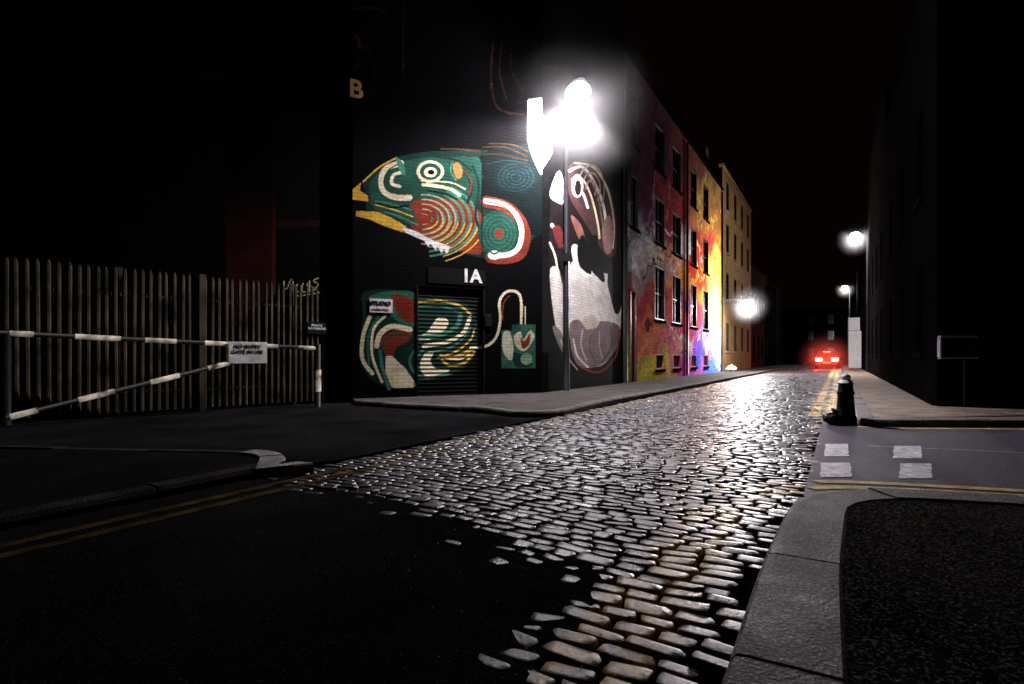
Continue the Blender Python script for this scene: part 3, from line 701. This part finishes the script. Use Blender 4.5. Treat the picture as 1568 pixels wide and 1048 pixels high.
for x in np.arange(.1,FL,2.75): mb.box(x-.04,x+.04,.046,.14,0,2.3)
for px_ in (308,): 
    x=WFn.s(px_); mb.box(x-.05,x+.05,-.09,-.0,0,2.3)
mb.obj('rails_and_posts',M['galv'],fe,WFn.M)
sg=empty('warning_sign'); s_=WFn.s(482); z_=WFn.z(482,503)
MB().box(s_-.19,s_+.19,-.085,-.07,z_-.11,z_+.12).obj('plate',M['signb'],sg,WFn.M)
text('PRIVATE\nNO PARKING',.06,WFn,s_,z_+.02,-.09,M['signw'],sg)
# ---------------------------------------------------------------- barrier gate
bg=empty('striped_barrier_gate')
def at3(px,py,Y): return Vector(((px-CX)/F*Y,Y,H+(HY-py)/F*Y))
def between(p,q,px):
    r=(px-CX)/F; t=(r*p.y-p.x)/((q.x-p.x)-r*(q.y-p.y)); return p+(q-p)*t
P0=at3(-60,507,6.9); P1=at3(487,534,9.9)
D0=at3(10,640,7.0); D1=at3(405,543,9.3)
blk=MB(); wht=MB()
def bar(p,q,sp,r=.045):
    blk.tube([p,q],r,10)
    for a_,b__ in sp: wht.tube([between(p,q,a_),between(p,q,b__)],r+.004,10)
bar(P0,P1,((-40,-10),(15,52),(115,185),(222,270),(313,350),(403,425),(455,482)),.036)
bar(D0,D1,((15,58),(120,175),(230,275),(318,355)),.036)
pe=Vector((P1.x,P1.y,0)); blk.tube([pe,P1+Vector((0,0,.08))],.05,10); wht.tube([pe+Vector((0,0,.28)),pe+Vector((0,0,.68))],.055,10)
pe=Vector((P0.x,P0.y,0)); blk.tube([pe,P0+Vector((0,0,.4))],.08,12)
m_=between(P0,P1,10); blk.tube([Vector((m_.x,m_.y,0)),m_],.05,10)
blk.obj('bars_and_posts',M['black'],bg,smooth=True); wht.obj('white_bands',M['bandw'],bg,smooth=True)
d_=(P1-P0); WB=Wall(P0.xy,d_.xy); s_=WB.s(378); z_=between(P0,P1,378).z-.13
MB().box(s_-.30,s_+.30,-.075,-.06,z_-.18,z_+.18).obj('notice_plate',M['signw'],bg,WB.M,bevel=.004)
text('NO ENTRY\nGATE IN USE',.085,WB,s_,z_+.06,-.08,M['signb'],bg)
# ---------------------------------------------------------------- street lamps
def tubeobj(name,path,r,mt,par,n=12): return MB().tube(path,r,n).obj(name,mt,par,smooth=True)
def glare_haze(par,c,r,dens):
    """added mist round a lamp, imitating lens glare: scattering medium, density falling to nothing at its edge"""
    m=bpy.data.materials.new('lamp_glare_volume'); m.use_nodes=True; n=m.node_tree; n.nodes.clear(); L=n.links.new
    out=n.nodes.new('ShaderNodeOutputMaterial'); vs_=n.nodes.new('ShaderNodeVolumeScatter')
    tc=n.nodes.new('ShaderNodeTexCoord'); ln_=n.nodes.new('ShaderNodeVectorMath'); ln_.operation='LENGTH'
    L(tc.outputs['Object'],ln_.inputs[0])
    mr=n.nodes.new('ShaderNodeMapRange'); mr.interpolation_type='SMOOTHERSTEP'; mr.inputs['From Min'].default_value=.0; mr.inputs['From Max'].default_value=1; mr.inputs['To Min'].default_value=1; mr.inputs['To Max'].default_value=0
    L(ln_.outputs['Value'],mr.inputs['Value'])
    mu=n.nodes.new('ShaderNodeMath'); mu.operation='MULTIPLY'; mu.inputs[1].default_value=dens; L(mr.outputs['Result'],mu.inputs[0])
    L(mu.outputs[0],vs_.inputs['Density']); L(vs_.outputs[0],out.inputs['Volume'])
    MB().ell((0,0,0),(1,1,1),24,14).obj('glare_volume',m,par,Matrix.Translation(c)@Matrix.Scale(r,4))
def addlight(typ,loc,power,col,size,par,aim=None,cone=150,blend=.5):
    ld=bpy.data.lights.new('lamp_light',typ); ld.energy=power; ld.color=col; ld.shadow_soft_size=size
    lo=bpy.data.objects.new('lamp_light',ld); S.collection.objects.link(lo); lo.location=loc; lo.parent=par
    if typ=='SPOT':
        ld.spot_size=math.radians(cone); ld.spot_blend=blend; lo.rotation_euler=Vector(aim).to_track_quat('-Z','Y').to_euler()
    return lo
def street_lamp(base,top,head,power,col,size=.06,em=60,k=1.0,hz=None,shield=None):
    e=empty('street_lamp'); bx,by=base
    tubeobj('pole',[(bx,by,0),(bx,by,1.1),(bx,by,1.15),(bx,by,top)],[.085,.085,.06,.045],M['pole'],e)
    hd=Vector(head); t=Vector((bx,by,top)); d=hd-t; dh=Vector((d.x,d.y,0)).normalized()
    path=[t-Vector((0,0,.25)),t+dh*.05+Vector((0,0,.0)),t+d*.35+Vector((0,0,.12)),t+d*.75+Vector((0,0,.14)),hd+Vector((0,0,.13))]
    tubeobj('bracket_arm',path,.03,M['pole'],e)
    ang=math.atan2(dh.y,dh.x); Mx=Matrix.Translation(hd)@Matrix.Rotation(ang,4,'Z')
    mb=MB(); mb.ell((0,0,.13*k),(.34*k,.17*k,.05*k),20,12,lambda dd:1 if dd.z>-.1 else .85)
    mb.obj('lantern_housing',M['pole'],e,Mx,smooth=True)
    mb=MB(); mb.ell((0,0,-.01*k),(.30*k,.22*k,.16*k),20,12); mb.obj('lantern_bowl',emat('lantern_glow',col,em),e,Mx,smooth=True)
    L0=hd-Vector((0,0,.175*k+size+.01))
    if shield:
        addlight('SPOT',L0,power,col,size,e,*shield)
        addlight('POINT',L0,power*.14,col,size,e)
    else: addlight('POINT',L0,power,col,size,e)
    if hz: glare_haze(e,L0,*hz)
    return e
pb=G(867,603.5)
head=at3(885,143,12.0)
street_lamp(pb,6.48,head,3700,(1,.93,.99),k=1.25,hz=(1.9,.055),shield=((-.27,.22,-1),148,.45))
sp=empty('street_name_plate')
MB().box(-.24,.24,-.01,.01,-.1,.1).obj('plate',M['signb'],sp,Matrix.Translation((pb[0]-.12,pb[1]-.1,H+(HY-395)/F*pb[1]))@Matrix.Rotation(.15,4,'Z'))
MB().tube([(pb[0],pb[1],H+(HY-391)/F*pb[1]),(pb[0]-.1,pb[1]-.09,H+(HY-391)/F*pb[1])],.015).obj('clamp',M['pole'],sp)
l2=at3(1310,360,31.0); street_lamp((at3(1328,362,31.3).x,31.3),7.9,l2,1200,(1,.96,.97),k=1.0,em=60,hz=(1.1,.05))
l3=at3(1294,440,51); street_lamp((at3(1301,441,51.2).x,51.2),7.4,l3,1200,(1,.97,.92),k=1.0,hz=(1.0,.04))
l4=at3(1256,496,104); street_lamp((at3(1259,496,104).x,104.3),7.3,l4,1200,(1,.95,.9),k=1.4)
w_=empty('wall_flood_lamp')
hp=at3(1145,468,30.0); sw=(hp.x-W2.o.x)*W2.d.x+(hp.y-W2.o.y)*W2.d.y; wp=W2.pt(sw,0,hp.z)
tubeobj('bracket',[wp+Vector((0,0,.3)),wp.lerp(hp,.5)+Vector((0,0,.4)),hp+Vector((0,0,.25))],.03,M['pole'],w_)
MB().ell((0,0,0),(.34,.34,.34)).obj('globe',emat('wall_lamp_glow',(.88,.97,1),60),w_,Matrix.Translation(hp),smooth=True)
MB().tube([hp+Vector((0,0,.30)),hp+Vector((0,0,.40))],[.20,.08]).obj('cap',M['pole'],w_)
addlight('POINT',hp-Vector((U.x,U.y,0))*.5-Vector((0,0,.25)),4300,(1,.95,.98),.12,w_)
glare_haze(w_,hp,1.3,.03)
# ---------------------------------------------------------------- bollard and rubbish bags
bp=G(1295,650)
bo=empty('bollard')
mb=MB(); mb.tube([(bp[0],bp[1],.0),(bp[0],bp[1],.10),(bp[0],bp[1],.13),(bp[0],bp[1],.40),(bp[0],bp[1],.42),(bp[0],bp[1],.45),(bp[0],bp[1],.53),(bp[0],bp[1],.56)],[.135,.13,.115,.095,.11,.095,.085,.095],20)
mb.obj('shaft',M['black'],bo,smooth=True)
mb=MB(); mb.tube([(bp[0],bp[1],.56),(bp[0],bp[1],.60)],[.08,.075],16); mb.ell((bp[0],bp[1],.63),(.06,.06,.055)); mb.obj('white_cap',M['signw'],bo,smooth=True)
def bag(x,y,z,r,h,seed,mt=None):
    e=empty('rubbish_bag')
    mb=MB(); mb.ell((0,0,h*.5),(r,r*.9,h*.5),40,26,lambda d:1+.16*noise.noise(d*2.2+Vector((seed,0,0)))+.07*noise.noise(d*7+Vector((0,seed,0)))-.12*max(0,d.z-.5)+.05*abs(math.sin(7*math.atan2(d.y,d.x)))*max(0,d.z))
    mb.obj('bag_body',mt or M['plastic'],e,Matrix.Translation((x,y,z)),smooth=True)
    mb=MB(); mb.tube([(x,y,z+h*.9),(x+.01,y,z+h*1.0),(x+.02,y,z+h*1.12),(x+.03,y,z+h*1.2)],[.05,.02,.045,.06],12); mb.obj('tied_neck',mt or M['plastic'],e,smooth=True)
bag(bp[0]-.2,bp[1]-.05,-.0,.13,.16,5)
q=W2.pt(W2.s(1106),-.5); bag(q.x,q.y,.08,.3,.35,9,M['signw'])
# ---------------------------------------------------------------- nameplate on the right
sn=empty('street_nameplate'); WN=Wall(G(1440,632),(1,.0))
s1=1.75
MB().box(0,s1,-.02,.02,H+.01,H+.33).obj('board',M['signb'],sn,WN.M)
mb=MB(); mb.box(-.02,s1+.02,-.035,.03,H+.33,H+.36); mb.box(-.02,s1+.02,-.035,.03,H-.02,H+.01); mb.box(-.03,0,-.035,.03,H+.012,H+.328)
mb.obj('board_frame',mat('aluminium',(.45,.45,.55),.5,.2,10,.05,metal=.3),sn,WN.M)
mb=MB(); mb.box(.42,.50,.022,.09,.0,H+.3); mb.box(1.3,1.38,.022,.09,.0,H+.3); mb.obj('posts',M['black'],sn,WN.M)
text('CHANCE STREET E2',.14,WN,s1/2,H+.17,-.024,mat('sign_grey',(.08,.08,.1),.5),sn)
# ---------------------------------------------------------------- white hoarding
hb=empty('site_hoarding'); c0_=R(.62,48); WH_=Wall(c0_,V)
mb=MB(); mb.box(0,1.05,0,.03,.15,2.9); mb.box(.0,.7,0,.03,2.93,3.9); mb.obj('panels',mat('hoarding_white',(.8,.83,.87),.6,.1,3,.05),hb,WH_.M)
mb=MB(); mb.box(-.05,.0,-.02,.08,.0,3.95); mb.box(1.05,1.1,-.02,.08,0,3.2); mb.box(0,1.05,.032,.08,1.4,1.5); mb.box(0,1.05,.032,.08,.2,.3); mb.obj('frame',M['steel'],hb,WH_.M)
# ---------------------------------------------------------------- car with brake lights
car=empty('parked_car'); cc=R(-.85,50); CM=Matrix.Translation((cc[0],cc[1],0))@Matrix(((V.x,U.x,0,0),(V.y,U.y,0,0),(0,0,1,0),(0,0,0,1)))
def carbody(secs,mt,name,bevel=.06):
    v_=[];f_=[]
    for (y_,prof) in secs:
        for (x_,z__) in prof: v_.append((x_,y_,z__))
    k=len(secs[0][1])
    for i in range(len(secs)-1):
        for j in range(k): f_.append((i*k+j,i*k+(j+1)%k,(i+1)*k+(j+1)%k,(i+1)*k+j))
    f_.append(tuple(range(k))[::-1]); f_.append(tuple(range((len(secs)-1)*k,len(secs)*k)))
    return MB().add(v_,f_).obj(name,mt,car,CM,smooth=False,bevel=bevel)
def pr(w,z0,z1): return [(-w*.92,z0),(w*.92,z0),(w,z0+.2),(w,z1-.12),(w*.93,z1),(-w*.93,z1),(-w,z1-.12),(-w,z0+.2)]
carp=mat('car_paint',(.03,.03,.035),.25,.05,3,.0)
carbody([(0,pr(.78,.32,.9)),(.12,pr(.86,.25,.98)),(1.2,pr(.88,.22,.98)),(3.0,pr(.88,.22,.95)),(3.9,pr(.84,.25,.82)),(4.15,pr(.74,.32,.7))],carp,'body')
def pg(w1,w2,z0,z1): return [(-w1,z0),(w1,z0),(w2,z1),(-w2,z1)]
carbody([(.15,pg(.80,.70,.97,1.0)),(.55,pg(.80,.62,.97,1.42)),(2.0,pg(.80,.62,.97,1.45)),(2.95,pg(.80,.70,.94,.97))],M['glass'],'cabin_glass',.03)
carbody([(.5,pg(.64,.60,1.40,1.44)),(2.05,pg(.64,.60,1.42,1.48))],carp,'roof',.02)
mb=MB()
for sx in (-.78,.78):
    for y_ in (.85,3.3): mb.tube([(sx-.1,y_,.32),(sx+.1,y_,.32)],.32,20)
mb.obj('wheels',M['black'],car,CM)
mb=MB()
for sx in (-1,1): mb.box(sx*.55-.24,sx*.55+.24,-.03,.05,.62,.88)
mb.box(-.25,.25,.33,.36,1.36,1.39); mb.obj('brake_lights',emat('brake_red',(1,.10,.05),40),car,CM,bevel=.01)
MB().box(-.26,.26,-.02,.04,.45,.56).obj('number_plate',M['yellow'],car,CM)
MB().box(-.8,.8,-.06,.1,.30,.42).obj('bumper',M['black'],car,CM,bevel=.02)
for sx in (-.55,.55):
    addlight('POINT',CM@Vector((sx,-.35,.76)),230,(1,.03,.01),.1,car)
glare_haze(car,CM@Vector((0,-.4,.85)),2.4,.14)  # added volume for the red glare round the brake lights
# ---------------------------------------------------------------- world
wd=bpy.data.worlds.new('World'); S.world=wd; wd.use_nodes=True; n=wd.node_tree
bg_=n.nodes['Background']; sk_=n.nodes.new('ShaderNodeTexSky'); sk_.sky_type='NISHITA'; sk_.sun_disc=False
sk_.sun_elevation=math.radians(-4); sk_.sun_rotation=math.radians(200)
mx=n.nodes.new('ShaderNodeMix'); mx.data_type='RGBA'; mx.inputs[0].default_value=.9
n.links.new(sk_.outputs[0],mx.inputs[6]); mx.inputs[7].default_value=(.14,.05,.045,1)
n.links.new(mx.outputs[2],bg_.inputs['Color']); bg_.inputs['Strength'].default_value=.012
# ---------------------------------------------------------------- camera
cd=bpy.data.cameras.new('camera'); cam=bpy.data.objects.new('camera',cd); S.collection.objects.link(cam)
cd.sensor_width=36; cd.lens=36*F/1568; cd.shift_y=(HY-524)/1568; cd.clip_end=1500; cd.clip_start=.05
cam.location=(0,0,H); cam.rotation_euler=(math.pi/2,0,0); S.camera=cam
S.view_settings.view_transform='Standard'; S.view_settings.look='None'; S.view_settings.exposure=0
